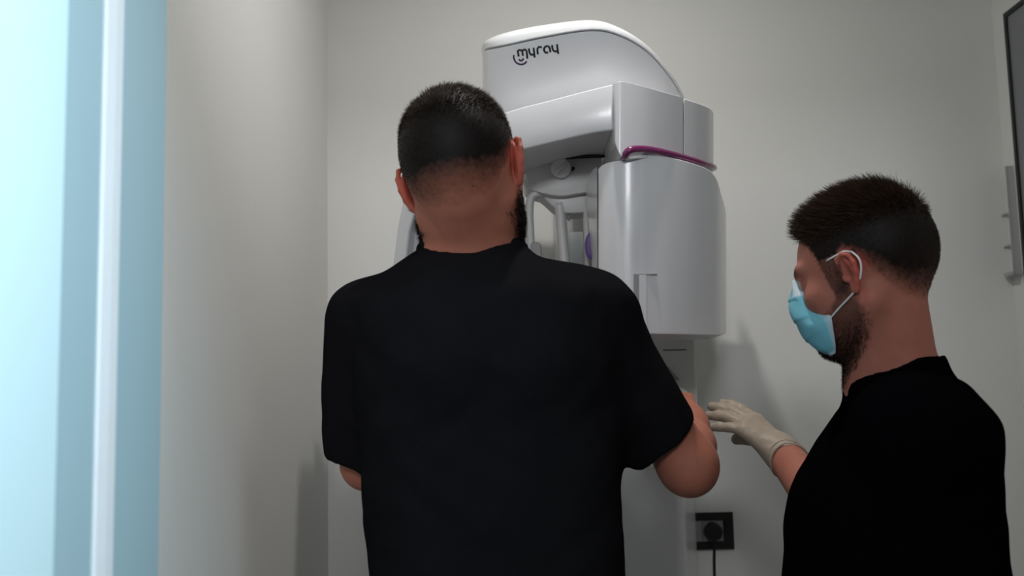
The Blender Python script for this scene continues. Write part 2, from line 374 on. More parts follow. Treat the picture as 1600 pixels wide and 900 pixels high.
# head support
hs = slab('head_support', interp_cols([(818, 1.93, 262, 286), (824, 1.90, 256, 294), (845, 1.88, 251, 301), (875, 1.875, 248, 306), (905, 1.875, 246, 302), (940, 1.88, 247, 296)], 4), (0, .10, 0), 'white2', xr, .004, rows=3, bulge=.004)
slab('lower_block', interp_cols([(838, 1.91, 294, 302), (850, 1.90, 296, 310), (868, 1.895, 300, 326), (885, 1.893, 300, 333), (918, 1.895, 298, 331), (930, 1.9, 296, 325)], 3), (0, .07, 0), 'white2', hs, .003, rows=2, bulge=.003)
kc = PX(877, 263, 1.868)
lathe('adjust_knob', [(.0195, .010), (.0195, -.006), (.0185, -.010), (.013, -.012)], kc, (.12, 1, .1), 'white', hs)
tube('knob_grip', [PX(868, 271, 1.857), PX(887, 254, 1.857)], .0045, 'white', hs, 10, 1, 1)
prism('slot', [(885, 262, 1.870), (897, 260, 1.870), (899, 263, 1.870), (896, 267, 1.870), (884, 269, 1.870)], (0, .004, 0), 'dark', hs, .0005)
tube('gap_ring', [PX(820, 262, 1.885), PX(830, 254, 1.868), (PX(855, 249.5, 1.860)), PX(885, 246.5, 1.858), PX(920, 244.5, 1.858), PX(950, 244.5, 1.86), PX(972, 247, 1.865)], .0035, 'dark', hs, 8)
# clamp arms and mirror
def bar(name, pts, r, m, par, flat=1.0): return tube(name, [PX(*p) for p in pts], r, m, par, 12, flat, 5, up=(1, 0, 0))
bar('clamp_arm', [(852, 301, 1.90), (836, 304, 1.90), (829, 312, 1.90), (827, 330, 1.90), (828, 360, 1.90), (832, 425, 1.90)], .0082, 'white2', hs, 1.3)
bar('clamp_arm', [(812, 282, 1.93), (812, 310, 1.93), (813, 350, 1.93), (818, 420, 1.93)], .0065, 'white', hs, 1.2)
bar('clamp_arm', [(874, 318, 1.90), (876, 345, 1.90), (879, 380, 1.90), (883, 425, 1.90)], .0098, 'white2', hs, 1.3)
bar('clamp_arm', [(917, 322, 1.90), (917, 345, 1.90), (918, 380, 1.90), (920, 430, 1.90)], .0072, 'white2', hs, 1.2)
bar('chin_frame', [(889, 345, 1.905), (889.5, 334, 1.905), (894, 329, 1.905), (906, 328, 1.905), (911, 333, 1.905)], .0022, 'grey', hs)
bar('chin_frame', [(883.5, 335, 1.895), (884.5, 350, 1.895), (887, 385, 1.895), (890, 430, 1.895)], .0016, 'grey', hs)
prism('chin_plate', [(889, 362, 1.912), (912, 362, 1.912), (914, 440, 1.912), (891, 440, 1.912)], (0, .008, 0), 'mirror', hs, .001)
def pad(name, pts, d, m):
    P2 = [PX(*p) for p in pts]; return P2
lathe('temple_pad', [(.008, 0), (.0125, .003), (.0125, .008), (.008, .011)], (0, 0, 0), (0, 1, 0), 'purple', hs)
tp = bpy.data.objects['temple_pad']; c = PX(923, 384, 1.85); tp.data.transform(Matrix.Translation(c) @ Matrix.Diagonal((.85, 1, 2.0, 1)))
prism('temple_pad', [(829, 382, 1.885), (832, 378, 1.885), (841, 378, 1.885), (846, 383, 1.885), (848, 425, 1.885), (828, 425, 1.885)], (0, .015, 0), 'grey', hs, .003)
# patient handle that the first man grips
hd = tube('patient_handle', [PX(1008, 612, 2.11), PX(1035, 610, 1.98), PX(1062, 614, 1.86), PX(1074, 625, 1.80), PX(1077, 645, 1.785), PX(1076, 690, 1.785), PX(1064, 712, 1.83), PX(1040, 722, 1.96), PX(1010, 728, 2.14)], [.010, .010, .010, .0095, .009, .009, .0095, .010, .010], 'white2', xr, 14)

# ------------------------------------------------------------------ signed distance modelling of the figures
def smin(a, b, k):
    if k <= 0: return np.minimum(a, b)
    h = np.maximum(k - np.abs(a - b), 0) / k
    return np.minimum(a, b) - h * h * k * .25
class Field:
    def __init__(s): s.p = []
    def add(s, fn, lo, hi, k=.01, op='u', Mx=None):
        lo = np.array(lo, float); hi = np.array(hi, float)
        if Mx is not None:
            Mi = np.array(Mx.inverted()); Mw = np.array(Mx)
            c = np.array([[x, y, z, 1] for x in (lo[0], hi[0]) for y in (lo[1], hi[1]) for z in (lo[2], hi[2])]) @ Mw.T
            lo = c[:, :3].min(0); hi = c[:, :3].max(0)
        else: Mi = None
        s.p.append((fn, lo, hi, k, op, Mi)); return s
    def cap(s, a, b, ra, rb, k=.01, op='u', Mx=None, cut=None):
        a = np.array(a, float); b = np.array(b, float); ba = b - a; L2 = max(ba @ ba, 1e-12)
        def fn(x, y, z):
            px_, py_, pz_ = x - a[0], y - a[1], z - a[2]
            t = np.clip((px_ * ba[0] + py_ * ba[1] + pz_ * ba[2]) / L2, 0, 1)
            d = np.sqrt((px_ - t * ba[0]) ** 2 + (py_ - t * ba[1]) ** 2 + (pz_ - t * ba[2]) ** 2) - (ra + (rb - ra) * t)
            if cut: q, nv = cut; d = -smin(-d, -((x - q[0]) * nv[0] + (y - q[1]) * nv[1] + (z - q[2]) * nv[2]), .004)
            return d
        r = max(ra, rb); return s.add(fn, np.minimum(a, b) - r, np.maximum(a, b) + r, k, op, Mx)
    def ell(s, c, r, k=.01, op='u', Mx=None, rot=None):
        c = Vector(c); T = Matrix.Translation(c) @ (Euler([R(q) for q in rot]).to_matrix().to_4x4() if rot else Matrix())
        T = (Mx @ T) if Mx is not None else T; r = np.array(r, float)
        def fn(x, y, z):
            k0 = np.sqrt((x / r[0]) ** 2 + (y / r[1]) ** 2 + (z / r[2]) ** 2); k1 = np.sqrt((x / r[0] ** 2) ** 2 + (y / r[1] ** 2) ** 2 + (z / r[2] ** 2) ** 2)
            return k0 * (k0 - 1) / np.maximum(k1, 1e-9)
        return s.add(fn, -r, r, k, op, T)
    def rows(s, tab, k=.02, inset=0, n=4):
        """tab rows (z, cx, cy, a, b, exponent), bottom to top"""
        T = np.array([q for q in catmull(tab, n)]); zs = T[:, 0]
        def fn(x, y, z):
            g = lambda i: np.interp(z, zs, T[:, i])
            a = np.maximum(g(3) - inset, .004); b = np.maximum(g(4) - inset, .004); e = g(5)
            q = ((np.abs(x - g(1)) / a) ** e + (np.abs(y - g(2)) / b) ** e) ** (1 / e)
            return np.maximum(np.maximum((q - 1) * np.minimum(a, b), z - zs[-1] + inset), zs[0] - z)
        lo = [(T[:, 1] - T[:, 3]).min(), (T[:, 2] - T[:, 4]).min(), zs[0]]; hi = [(T[:, 1] + T[:, 3]).max(), (T[:, 2] + T[:, 4]).max(), zs[-1]]
        return s.add(fn, lo, hi, k)
    def plane(s, p, nrm, k=.002, box=None):      # cut away the side the normal points to
        p = np.array(p, float); nv = np.array(Vector(nrm).normalized())
        def fn(x, y, z): return -((x - p[0]) * nv[0] + (y - p[1]) * nv[1] + (z - p[2]) * nv[2])
        lo, hi = box if box else ((-9,) * 3, (9,) * 3)
        return s.add(fn, lo, hi, k, 'hard')
    def eval(s, lo, hi, h, post=None):
        lo = np.array(lo, float); n = np.ceil((np.array(hi, float) - lo) / h).astype(int) + 1
        ax = [lo[i] + h * np.arange(n[i]) for i in range(3)]
        D = np.full(n, 1.0, np.float32)
        for fn, a, b, k, op, Mi in s.p:
            sc_ = 1.0 if Mi is None else 1 / np.linalg.norm(Mi[0, :3])
            pad_ = k + 3 * h + .012
            if op == 'hard': pad_ = 0
            i0 = [int(max(0, np.searchsorted(ax[i], a[i] - pad_))) for i in range(3)]; i1 = [int(min(n[i], np.searchsorted(ax[i], b[i] + pad_))) for i in range(3)]
            if any(i1[i] <= i0[i] for i in range(3)): continue
            sl = tuple(slice(i0[i], i1[i]) for i in range(3))
            x, y, z = np.meshgrid(ax[0][sl[0]], ax[1][sl[1]], ax[2][sl[2]], indexing='ij', sparse=True)
            if Mi is not None: x, y, z = (Mi[q, 0] * x + Mi[q, 1] * y + Mi[q, 2] * z + Mi[q, 3] for q in range(3))
            d = fn(x, y, z).astype(np.float32) * sc_
            D[sl] = smin(D[sl], d, k) if op == 'u' else -smin(-D[sl], d, k)
        if post is not None:
            x, y, z = np.meshgrid(*ax, indexing='ij', sparse=True); D = post(D, x, y, z).astype(np.float32)
        return D, lo, h
def nets(D, lo, h):
    """surface nets: vertices and quads of the zero level"""
    ins = D < 0; a = ins[:-1, :-1, :-1]
    cnt = np.zeros(a.shape, np.int8)
    for dx in (0, 1):
        for dy in (0, 1):
            for dz in (0, 1): cnt += ins[dx:dx + a.shape[0], dy:dy + a.shape[1], dz:dz + a.shape[2]]
    act = np.argwhere((cnt > 0) & (cnt < 8))
    if len(act) == 0: return np.zeros((0, 3)), np.zeros((0, 4), int)
    idx = np.full(a.shape, -1, np.int32); idx[tuple(act.T)] = np.arange(len(act))
    cor = [(x, y, z) for x in (0, 1) for y in (0, 1) for z in (0, 1)]
    val = {c: D[act[:, 0] + c[0], act[:, 1] + c[1], act[:, 2] + c[2]] for c in cor}
    acc = np.zeros((len(act), 3)); num = np.zeros(len(act))
    for c in cor:
        for axn in range(3):
            if c[axn] == 0:
                e = list(c); e[axn] = 1; e = tuple(e); v0, v1 = val[c], val[e]; m = (v0 < 0) != (v1 < 0)
                tt = np.where(m, v0 / np.where(m, v0 - v1, 1), 0); p = np.tile(np.array(c, float), (len(act), 1)); p[:, axn] += tt
                acc[m] += p[m]; num[m] += 1
    V = lo + h * (act + acc / num[:, None]); Q = []
    for axn in range(3):
        s0 = [slice(None)] * 3; s1 = [slice(None)] * 3; s0[axn] = slice(0, -1); s1[axn] = slice(1, None)
        A, B = ins[tuple(s0)], ins[tuple(s1)]; E = np.argwhere(A != B); u, v = (axn + 1) % 3, (axn + 2) % 3
        ok = (E[:, u] > 0) & (E[:, v] > 0) & (E[:, u] < idx.shape[u]) & (E[:, v] < idx.shape[v]); E = E[ok]
        def g(du, dv):
            q = E.copy(); q[:, u] -= du; q[:, v] -= dv; return idx[tuple(q.T)]
        q = np.stack([g(1, 1), g(0, 1), g(0, 0), g(1, 0)], 1); fl = ~A[tuple(E.T)]
        q[fl] = q[fl][:, ::-1]; Q.append(q)
    return V, np.concatenate(Q)
def np_mesh(name, V, Q, m, parent, colors=None):
    me = bpy.data.meshes.new(name); me.from_pydata(V.tolist(), [], Q.tolist()); me.update()
    if colors is not None:
        ca = me.color_attributes.new('tone', 'FLOAT_COLOR', 'POINT'); c4 = np.ones((len(V), 4), np.float32); c4[:, :3] = colors; ca.data.foreach_set('color', c4.ravel())
    return link(name, me, m, parent)
def relax(V, Q, it=2, lam=.5):
    for _ in range(it):
        acc = np.zeros_like(V); cn = np.zeros(len(V))
        for i in range(4):
            for j in ((i + 1) % 4, (i + 3) % 4): np.add.at(acc, Q[:, i], V[Q[:, j]]); np.add.at(cn, Q[:, i], 1)
        V = V + lam * (acc / np.maximum(cn, 1)[:, None] - V)
    return V
def build(field, boxes, coarse=None, post=None, it=1):
    VV = []; QQ = []; off = 0
    for (lo, hi, h) in boxes:
        V, Q = nets(*field.eval(lo, hi, h, post)); V = relax(V, Q, it) if len(V) else V
        VV.append(V); QQ.append(Q + off); off += len(V)
    if coarse:
        lo, hi, h = coarse; V, Q = nets(*field.eval(lo, hi, h, post)); c = V[Q].mean(1); keep = np.ones(len(Q), bool)
        for (l2, h2, hh) in boxes: keep &= ~(np.all(c > np.array(l2) + h * .6, 1) & np.all(c < np.array(h2) - h * .6, 1))
        VV.append(V); QQ.append(Q[keep] + off)
    return np.concatenate(VV), np.concatenate(QQ)
def snoise(x, y, z, f, seed=0):
    a = seed * 1.7
    return (np.sin(f * x + 1.3 * np.sin(f * .6 * z + a) + a) * np.sin(f * .8 * z + 1.1 * np.sin(f * .7 * y + a * 2) + 2 * a) + .5 * np.sin(f * 1.9 * y + 1.7 * np.sin(f * 1.1 * x + a) + 3 * a) * np.sin(f * 1.6 * z + a)) / 1.3
HASHT = rng.random((32, 32, 32)).astype(np.float32)
def vnoise(P, f):                        # value noise on points
    q = P * f; i = np.floor(q).astype(int); t = q - i; t = t * t * (3 - 2 * t); out = 0
    for dx in (0, 1):
        for dy in (0, 1):
            for dz in (0, 1):
                wgt = (t[:, 0] if dx else 1 - t[:, 0]) * (t[:, 1] if dy else 1 - t[:, 1]) * (t[:, 2] if dz else 1 - t[:, 2])
                out = out + wgt * HASHT[(i[:, 0] + dx) % 32, (i[:, 1] + dy) % 32, (i[:, 2] + dz) % 32]
    return out

# head in its own frame: +Y face, +X right ear, +Z up, origin between the ears
def head_prims(F, H, wide=1.0, deep=1.0, tall=1.0, ears=True, low=1.0, ear=(1.0, 0)):
    zt = lambda c: (c[0], c[1], c[2] if c[2] > -.03 else -.03 + (c[2] + .03) * low)
    e = lambda c, r, k=.02, op='u', rot=None: F.ell(zt(c), r, k, op, H, rot)
    c_ = lambda a, b, ra, rb, k=.012, op='u': F.cap(zt(a), zt(b), ra, rb, k, op, H)
    e((0, -.012 * deep ** 3, .032 * tall), (.0765 * wide, .098 * deep, .084 * tall)); e((0, -.04 * deep ** 3, .012 + .25 * (1 - deep)), (.066 * wide, .064 * deep, .07), .03)
    e((0, .03, .0), (.064, .060, .088), .03); e((0, .028, -.062), (.054, .052, .046), .03)
    for s in (-1, 1):
        c_((s * .056, -.002, -.05), (s * .022, .072, -.098), .017, .016, .025)
        e((s * .042, .062, -.018), (.024, .022, .02), .02)
        e((s * .031, .097, .011), (.0155, .013, .0105), .012, 's')
        e((s * .031, .0785, .010), (.0125, .0125, .0125), .002)
        c_((s * .016, .089, .028), (s * .046, .078, .030), .0075, .007, .012)      # brow
        c_((s * .019, .0865, .0185), (s * .043, .080, .0170), .0028, .0026, .003)  # upper lid
        c_((s * .020, .0860, .0035), (s * .042, .080, .0045), .0022, .0022, .004)  # lower lid
        e((s * .0115, .102, -.024), (.0085, .011, .0085), .006)
        e((s * .006, .107, -.031), (.0035, .005, .004), .002, 's')
    c_((0, .090, .024), (0, .111, -.016), .0075, .0105, .012); e((0, .108, -.02), (.010, .011, .009), .006)
    e((0, .079, -.098), (.021, .018, .018), .022)
    c_((-.019, .088, -.056), (.019, .088, -.056), .0065, .0065, .008); c_((-.017, .088, -.066), (.017, .088, -.066), .0075, .0075, .008)
    c_((-.022, .098, -.0605), (.022, .098, -.0605), .0018, .0018, .002, 's')
    for s in (-1, 1) if ears else ():      # ears
        E = H @ Matrix.Translation((s * .0735 * wide, -.010 + ear[1], -.004)) @ Matrix.Rotation(R(s * 26), 4, 'Z') @ Matrix.Rotation(R(-8), 4, 'X') @ Matrix.Scale(ear[0], 4)
        def q(y, z, x=0): return (s * (.009 + x), y, z)
        pts = [q(.012, .004, -.006), q(.015, .018), q(.008, .030, .002), q(-.006, .033, .003), q(-.017, .025, .003), q(-.020, .010, .002), q(-.016, -.006, .001), q(-.008, -.020, 0), q(.004, -.030, -.003), q(.010, -.026, -.006)]
        F.ell((s * .0045, -.003, .002), (.0042, .0165, .030), .004, 'u', E)
        for a, b in zip(pts[:-1], pts[1:]): F.cap(a, b, .0036, .0036, .003, 'u', E)
        ih = [q(-.004, .024, -.001), q(-.010, .013, 0), q(-.010, .0, 0), q(-.004, -.012, -.001), q(.004, -.014, -.002)]
        for a, b in zip(ih[:-1], ih[1:]): F.cap(a, b, .003, .003, .004, 'u', E)
        F.ell((s * .010, .002, -.001), (.007, .008, .012), .004, 's', E)
        F.ell((s * .006, .003, -.026), (.0048, .009, .009), .005, 'u', E)
        F.ell((s * .007, .013, -.004), (.004, .004, .006), .004, 'u', E)
def hair_mask(L, fade=.03, shift=0):               # 1 on the scalp, fading at nape and temples
    x, y, z = L.T
    y = y - shift * (y < .014)
    line = np.interp(y, [-.11, -.075, -.058, -.042, -.026, -.008, .012, .018, .036, .046, .060, .078, .09], [-.058, -.058, -.046, -.022, .006, .028, .026, -.03, -.03, .035, .064, .086, .096])
    n = (vnoise(L, 240) - .5) * .012 + (vnoise(L, 70) - .5) * .007
    side = 1 - .35 * ((y > .008) & (z < .028)); fd = np.interp(y, [-.05, -.012], [fade, .014]); return np.clip((z - line + n + fd * .25) / fd, 0, 1) * side
def ear_mask(V, H, **kw):                # points that belong to the ears: well outside the head without ears
    G = Field(); head_prims(G, H, ears=False, **kw); D = np.full(len(V), 1.0)
    for fn, a, b, k, op, Mi in G.p:
        x, y, z = (Mi[q, 0] * V[:, 0] + Mi[q, 1] * V[:, 1] + Mi[q, 2] * V[:, 2] + Mi[q, 3] for q in range(3)); d = fn(x, y, z)
        D = smin(D, d, k) if op == 'u' else -smin(-D, d, k)
    L = local(V, H); return (D > .0030) & (np.abs(L[:, 0]) > .06) & (L[:, 2] < .038 * kw.get('ear', (1, 0))[0] - .004) & (L[:, 2] > -.05) & (np.abs(L[:, 1] + .006) < .042)
def beard_mask(L, back=.002):
    x, y, z = L.T
    top = np.interp(y, [-.0, .012, .03, .05, .07, .09, .12], [-.045, -.0, -.01, -.035, -.045, -.040, -.036])
    n = (vnoise(L, 180) - .5) * .012
    a = np.clip((top - z + n) / .012, 0, 1); lo = np.interp(y, [-.02, .01, .05, .09], [-.075, -.09, -.125, -.15])
    b = np.clip((z - lo + n) / .02, 0, 1); cc = np.clip((y - back + n) / .012, 0, 1)
    return a * b * cc
def tri_area_sample(V, Q, wv, n):
    a, b, c = V[Q[:, 0]], V[Q[:, 1]], V[Q[:, 2]]; nn = np.cross(b - a, V[Q[:, 3]] - a); ar = np.linalg.norm(nn, axis=1); wq = wv[Q].mean(1) * ar
    if wq.sum() <= 0: return None
    i = rng.choice(len(Q), n, p=wq / wq.sum()); r = rng.random((n, 2)); q = Q[i]
    u, v = r[:, :1], r[:, 1:]
    P = V[q[:, 0]] * (1 - u) * (1 - v) + V[q[:, 1]] * u * (1 - v) + V[q[:, 2]] * u * v + V[q[:, 3]] * (1 - u) * v
    nm = nn[i] / np.maximum(ar[i], 1e-12)[:, None]; return P, nm
def strands(name, P, N, dirv, length, width, parent, base, var=.35, nseg=3, bend=None):
    n = len(P); side = np.cross(dirv, rng.normal(size=(n, 3))); side /= np.linalg.norm(side, axis=1)[:, None]
    V = np.zeros((n, (nseg + 1) * 2, 3)); cur = P - N * .0015; d = dirv.copy()
    for k in range(nseg + 1):
        wd = width * (1 - k / (nseg + .6)); V[:, 2 * k] = cur - side * wd[:, None]; V[:, 2 * k + 1] = cur + side * wd[:, None]
        cur = cur + d * (length / nseg)[:, None]
        if bend is not None: d = d + bend * (.35); d /= np.linalg.norm(d, axis=1)[:, None]
    b = (np.arange(n) * (nseg + 1) * 2)[:, None]; Q = np.concatenate([b + np.array([[2 * k, 2 * k + 1, 2 * k + 3, 2 * k + 2]]) for k in range(nseg)])
    col = np.repeat(base[None] * (1 - var + 2 * var * rng.random((n, 1))), (nseg + 1) * 2, 0)
    return np_mesh(name, V.reshape(-1, 3), Q, 'hair', parent, col)
def local(V, H): return (V - np.array(H.translation)) @ np.array(H.to_3x3())
def world_dir(L, H): return L @ np.array(H.to_3x3()).T

def hand_prims(F, W, side=1, curl=(.2, .3, .2), spread=.1, thumb=(.5, .4), grow=0, sc=1.0, fan=(0, 0, 0, 0), lean=(0, 0, 0, 0)):
    """W: wrist frame, +Y to the fingertips, +X (times side) to the thumb, -Z palm"""
    s = side
    def P(x, y, z): return (s * x * sc, y * sc, z * sc)
    F.cap(P(0, -.02, 0), P(0, .02, 0), (.024 + grow) * sc, (.024 + grow) * sc, .02, 'u', W)
    base = [(.030, .088), (.010, .092), (-.010, .088), (-.028, .080)]; lens = [(.042, .025, .021), (.046, .029, .022), (.042, .027, .022), (.033, .020, .019)]; rad = [.0092, .0094, .0088, .0078]
    for i, ((bx, by), ls, r0) in enumerate(zip(base, lens, rad)):
        F.cap(P(bx * .55, .012, 0), P(bx, by, 0), (.0145 + grow) * sc, (.0105 + grow) * sc, .016, 'u', W)
        p = Vector((bx, by, 0)); ang = lean[i]; yaw = spread * (1.5 - i) + fan[i]
        for j, l in enumerate(ls):
            ang += curl[j]; d = Vector((math.sin(yaw) * math.cos(ang), math.cos(yaw) * math.cos(ang), -math.sin(ang))); qn = p + d * l
            F.cap(P(*p), P(*qn), (r0 * (1 - .08 * j) + grow) * sc, (r0 * (.92 - .08 * j) + grow) * sc, .005, 'u', W); p = qn
    # thumb leaves the side of the palm near its base
    p = Vector((.018, .018, -.006)); yaw, ben = thumb
    for j, (l, r0) in enumerate(((.046, .015), (.034, .0115), (.027, .0105))):
        yy = yaw - .25 * j; d = Vector((math.sin(yy), math.cos(yy), -ben * (1 + .3 * j))).normalized(); qn = p + d * l
        F.cap(P(*p), P(*qn), (r0 + grow) * sc, (r0 * .88 + grow) * sc, .010 if j == 0 else .005, 'u', W); p = qn
def frame(o, y, z):
    y = Vector(y).normalized(); z = Vector(z); z = (z - y * z.dot(y)).normalized(); x = y.cross(z)
    return Matrix(((x.x, y.x, z.x, o[0]), (x.y, y.y, z.y, o[1]), (x.z, y.z, z.z, o[2]), (0, 0, 0, 1)))
def bb(pts, pad_): a = np.array([tuple(p) for p in pts]); return a.min(0) - pad_, a.max(0) + pad_
def legs_and_shoes(root, hip, yaw, zhip, sep=.1, m='trouser'):
    F = Field(); c, s = math.cos(yaw), math.sin(yaw); T = Matrix.Translation((hip[0], hip[1], 0)) @ Matrix.Rotation(yaw, 4, 'Z')
    F.ell((0, 0, zhip), (.145, .10, .11), .06, 'u', T)
    for sx in (-1, 1):
        F.cap((sx * .075, 0, zhip - .06), (sx * sep, .02, .52), .085, .066, .05, 'u', T); F.cap((sx * sep, .02, .52), (sx * sep, -.01, .10), .066, .058, .03, 'u', T)
    F.plane((0, 0, .055), (0, 0, -1)); F.plane((0, 0, zhip + .07), (0, 0, 1))
    lo, hi = np.array((hip[0] - .3, hip[1] - .3, .0)), np.array((hip[0] + .3, hip[1] + .3, zhip + .2))
    V, Q = build(F, [(lo, hi, .009)], post=lambda D, x, y, z: D + .003 * snoise(x, y, z, 30, 3)); np_mesh('trousers', V, Q, m, root)
    for sx in (-1, 1):
        G = Field(); G.cap((sx * sep, -.05, .045), (sx * sep, .15, .035), .044, .038, .02, 'u', T); G.cap((sx * sep, -.02, .05), (sx * sep, -.01, .10), .042, .04, .03, 'u', T); G.plane((0, 0, .001), (0, 0, -1))
        q = T @ Vector((sx * sep, .04, .06)); V, Q = build(G, [(np.array(q) - .17, np.array(q) + .17, .007)]); np_mesh('shoe', V, Q, 'shoe', root)

SKIN = np.array((.43, .155, .10)); SKIN2 = np.array((.42, .155, .11)); HAIRC = np.array((.016, .0085, .0055))
def colour_body(V, H, skin, hairc, beard=1.0, fade=.03, stub=.9, back=.002, shift=0, **kw):
    L = local(V, H); near = np.linalg.norm(L, axis=1) < .19
    c = np.tile(skin, (len(V), 1)); n = vnoise(V, 40)[:, None]; c *= (.93 + .14 * n)
    red = np.exp(-(((np.abs(L[:, 0]) - .083) / .014) ** 2 + ((L[:, 1] + .012) / .03) ** 2 + (L[:, 2] / .04) ** 2)); red *= near * (np.abs(L[:, 0]) > .072)
    c = c * (1 - red[:, None] * np.array((-.12, .42, .40)))
    h = hair_mask(L, fade, shift) * near * stub; ear = ear_mask(V, H, **kw) & near; h[ear] = 0
    c = c * (1 - h[:, None]) + hairc * .4 * h[:, None]
    b = beard_mask(L, back) * near * beard; b[ear] = 0; c = c * (1 - .85 * b[:, None]) + hairc * .85 * b[:, None]
    for s in (-1, 1):
        ec = np.array((s * .031, .0785, .010)); dd = np.linalg.norm(L - ec, axis=1); m = (dd < .0133) & (L[:, 1] > .085); c[m] = (.5, .48, .46)
        ir = m & (np.hypot(L[:, 0] - ec[0], L[:, 2] - ec[2]) < .0055); c[ir] = (.03, .015, .01)
        br = np.exp(-(((np.abs(L[:, 0]) - .032) / .017) ** 2) ** 2 - ((L[:, 2] - .031) / .0058) ** 2) * (L[:, 1] > .068); c = c * (1 - .95 * br[:, None]) + hairc * .95 * br[:, None]
    lip = np.exp(-(L[:, 0] / .022) ** 4 - ((L[:, 2] + .061) / .009) ** 2) * (L[:, 1] > .085); c = c * (1 - lip[:, None] * np.array((.0, .35, .25)))
    return c, h, b, L

# ================================================================== person 1: seen from behind, facing the machine
K1 = dict(wide=1.0, tall=1.05)
H1 = Matrix.Translation(PX(725, 273, 1.385)) @ Matrix.Rotation(R(-14), 4, 'Z') @ Matrix.Rotation(R(-10), 4, 'Y') @ Matrix.Rotation(R(-6), 4, 'X')
TY = 1.42
def rowpx(py, l, r, b, cy, e=2.3, dl=0, dr=0):
    a = PX(l, py, cy + dl); c = PX(r, py, cy + dr); return ((a.z + c.z) / 2, (a.x + c.x) / 2, cy, (c.x - a.x) / 2, b, e)
rows1 = [rowpx(1080, 568, 978, .115, 1.44), rowpx(980, 574, 976, .115, 1.44), rowpx(900, 577, 974, .118, 1.44, 2.4), rowpx(760, 570, 972, .125, 1.43, 2.5), rowpx(640, 561, 969, .132, 1.425, 2.6),
         rowpx(560, 552, 968, .134, 1.42, 2.6), rowpx(500, 548, 968, .130, 1.42, 2.5), rowpx(465, 552, 965, .120, 1.42, 2.4), rowpx(445, 576, 930, .108, 1.428, 2.2), rowpx(425, 602, 888, .097, 1.432, 2.1),
         rowpx(405, 630, 842, .084, 1.431, 2.0), rowpx(388, 654, 822, .072, 1.428, 2.0), rowpx(378, 659, 802, .067, 1.424, 2.0)]
p1 = empty('person', (PX(770, 700, 1.44).x, 1.44, 0), 'man with short dark hair and beard seen from behind in black T-shirt', 'person')
neck_top = H1 @ Vector((0, -.028, -.045)); neck_bot = PX(738, 402, 1.435)
shR, hemR, elR = PX(916, 492, 1.43), PX(1034, 684, 1.475), PX(1073, 722, 1.485)
wrR = PX(1080, 663, 1.66)
shL, hemL, elL = PX(566, 505, 1.44), PX(556, 700, 1.50), PX(574, 724, 1.51)
wrL = PX(640, 690, 1.73)
WR = frame(wrR, (PX(1077, 648, 1.76) - wrR), (1, -.1, .05))
WL = frame(wrL, (.25, 1, .15), (-1, .25, .1))
F = Field()
F.cap(neck_top, neck_bot, .048, .057, .03); F.cap(H1 @ Vector((0, -.045, -.02)), PX(735, 385, 1.425), .042, .046, .03)
for s in (-1, 1): F.cap(H1 @ Vector((s * .045, -.02, -.03)), PX(738 + s * 24, 400, 1.43), .018, .024, .03)
F.rows(rows1, .04, inset=.016)
F.cap(shR, elR, .050, .040, .03); F.cap(elR, (elR + wrR) / 2 + Vector((.004, 0, -.006)), .040, .034, .02); F.cap((elR + wrR) / 2 + Vector((.004, 0, -.006)), wrR, .034, .025, .02)
F.ell(elR + Vector((.004, -.010, -.014)), (.030, .030, .030), .03)
F.cap(shL, elL, .040, .036, .03); F.cap(elL, wrL, .037, .026, .02)
hand_prims(F, WR, -1, (.95, 1.2, .7), .03, (.35, .15), sc=1.0)
hand_prims(F, WL, 1, (.95, 1.2, .7), .03, (.35, .15), sc=.98)
head_prims(F, H1, **K1)
hc = np.array(H1.translation)
fine = [(hc - (.14, .15, .20), hc + (.14, .15, .17), .0022), (*bb([elR, wrR, WR @ Vector((0, .1, 0))], .065), .0026), (*bb([elL, wrL, WL @ Vector((0, .1, 0))], .065), .0032)]
V, Q = build(F, fine, (np.array((-.35, 1.15, .95)), np.array((.42, 1.95, 1.75)), .007))
c, hm, bm_, L = colour_body(V, H1, SKIN, HAIRC, fade=.06, stub=1, back=-.016, **K1)
np_mesh('body', V, Q, 'skin', p1, c)
N1 = world_dir(np.array([[0., 0, 1]]), H1)[0]
def hair_on(V, Q, mask, H, count, fn, name, root, base, width=.00042, zmin=None):
    sel = mask[Q].mean(1) > .05; P, N = tri_area_sample(V, Q[sel], mask, count); Lp = local(P, H); Nl = N @ np.array(H.to_3x3())
    length, comb, lift = fn(Lp, Nl)
    d = Nl * lift[:, None] + comb + rng.normal(size=P.shape) * .15; d /= np.linalg.norm(d, axis=1)[:, None]
    return strands(name, P, N, world_dir(d, H), length * (.7 + .5 * rng.random(len(P))), width * (.8 + .5 * rng.random(len(P))), root, base)
def hair1(Lp, N):
    top = np.clip((Lp[:, 2] - .045) / .05, 0, 1); comb = np.stack([0 * top, .5 + .4 * top, -.35 * (1 - top)], 1)
    return .003 + .012 * top, comb * (.5 + .6 * top)[:, None], np.ones(len(Lp)) * .8
hair_on(V, Q, hm ** 1.5, H1, 26000, hair1, 'hair', p1, HAIRC * 1.5)
def beard1(Lp, N):
    comb = np.tile(np.array([[0, .25, -.9]]), (len(Lp), 1)); return .004 + .006 * np.clip((-.02 - Lp[:, 2]) / .05, 0, 1), comb, np.ones(len(Lp)) * .9
hair_on(V, Q, bm_, H1, 14000, beard1, 'beard', p1, HAIRC * .8, .0005)
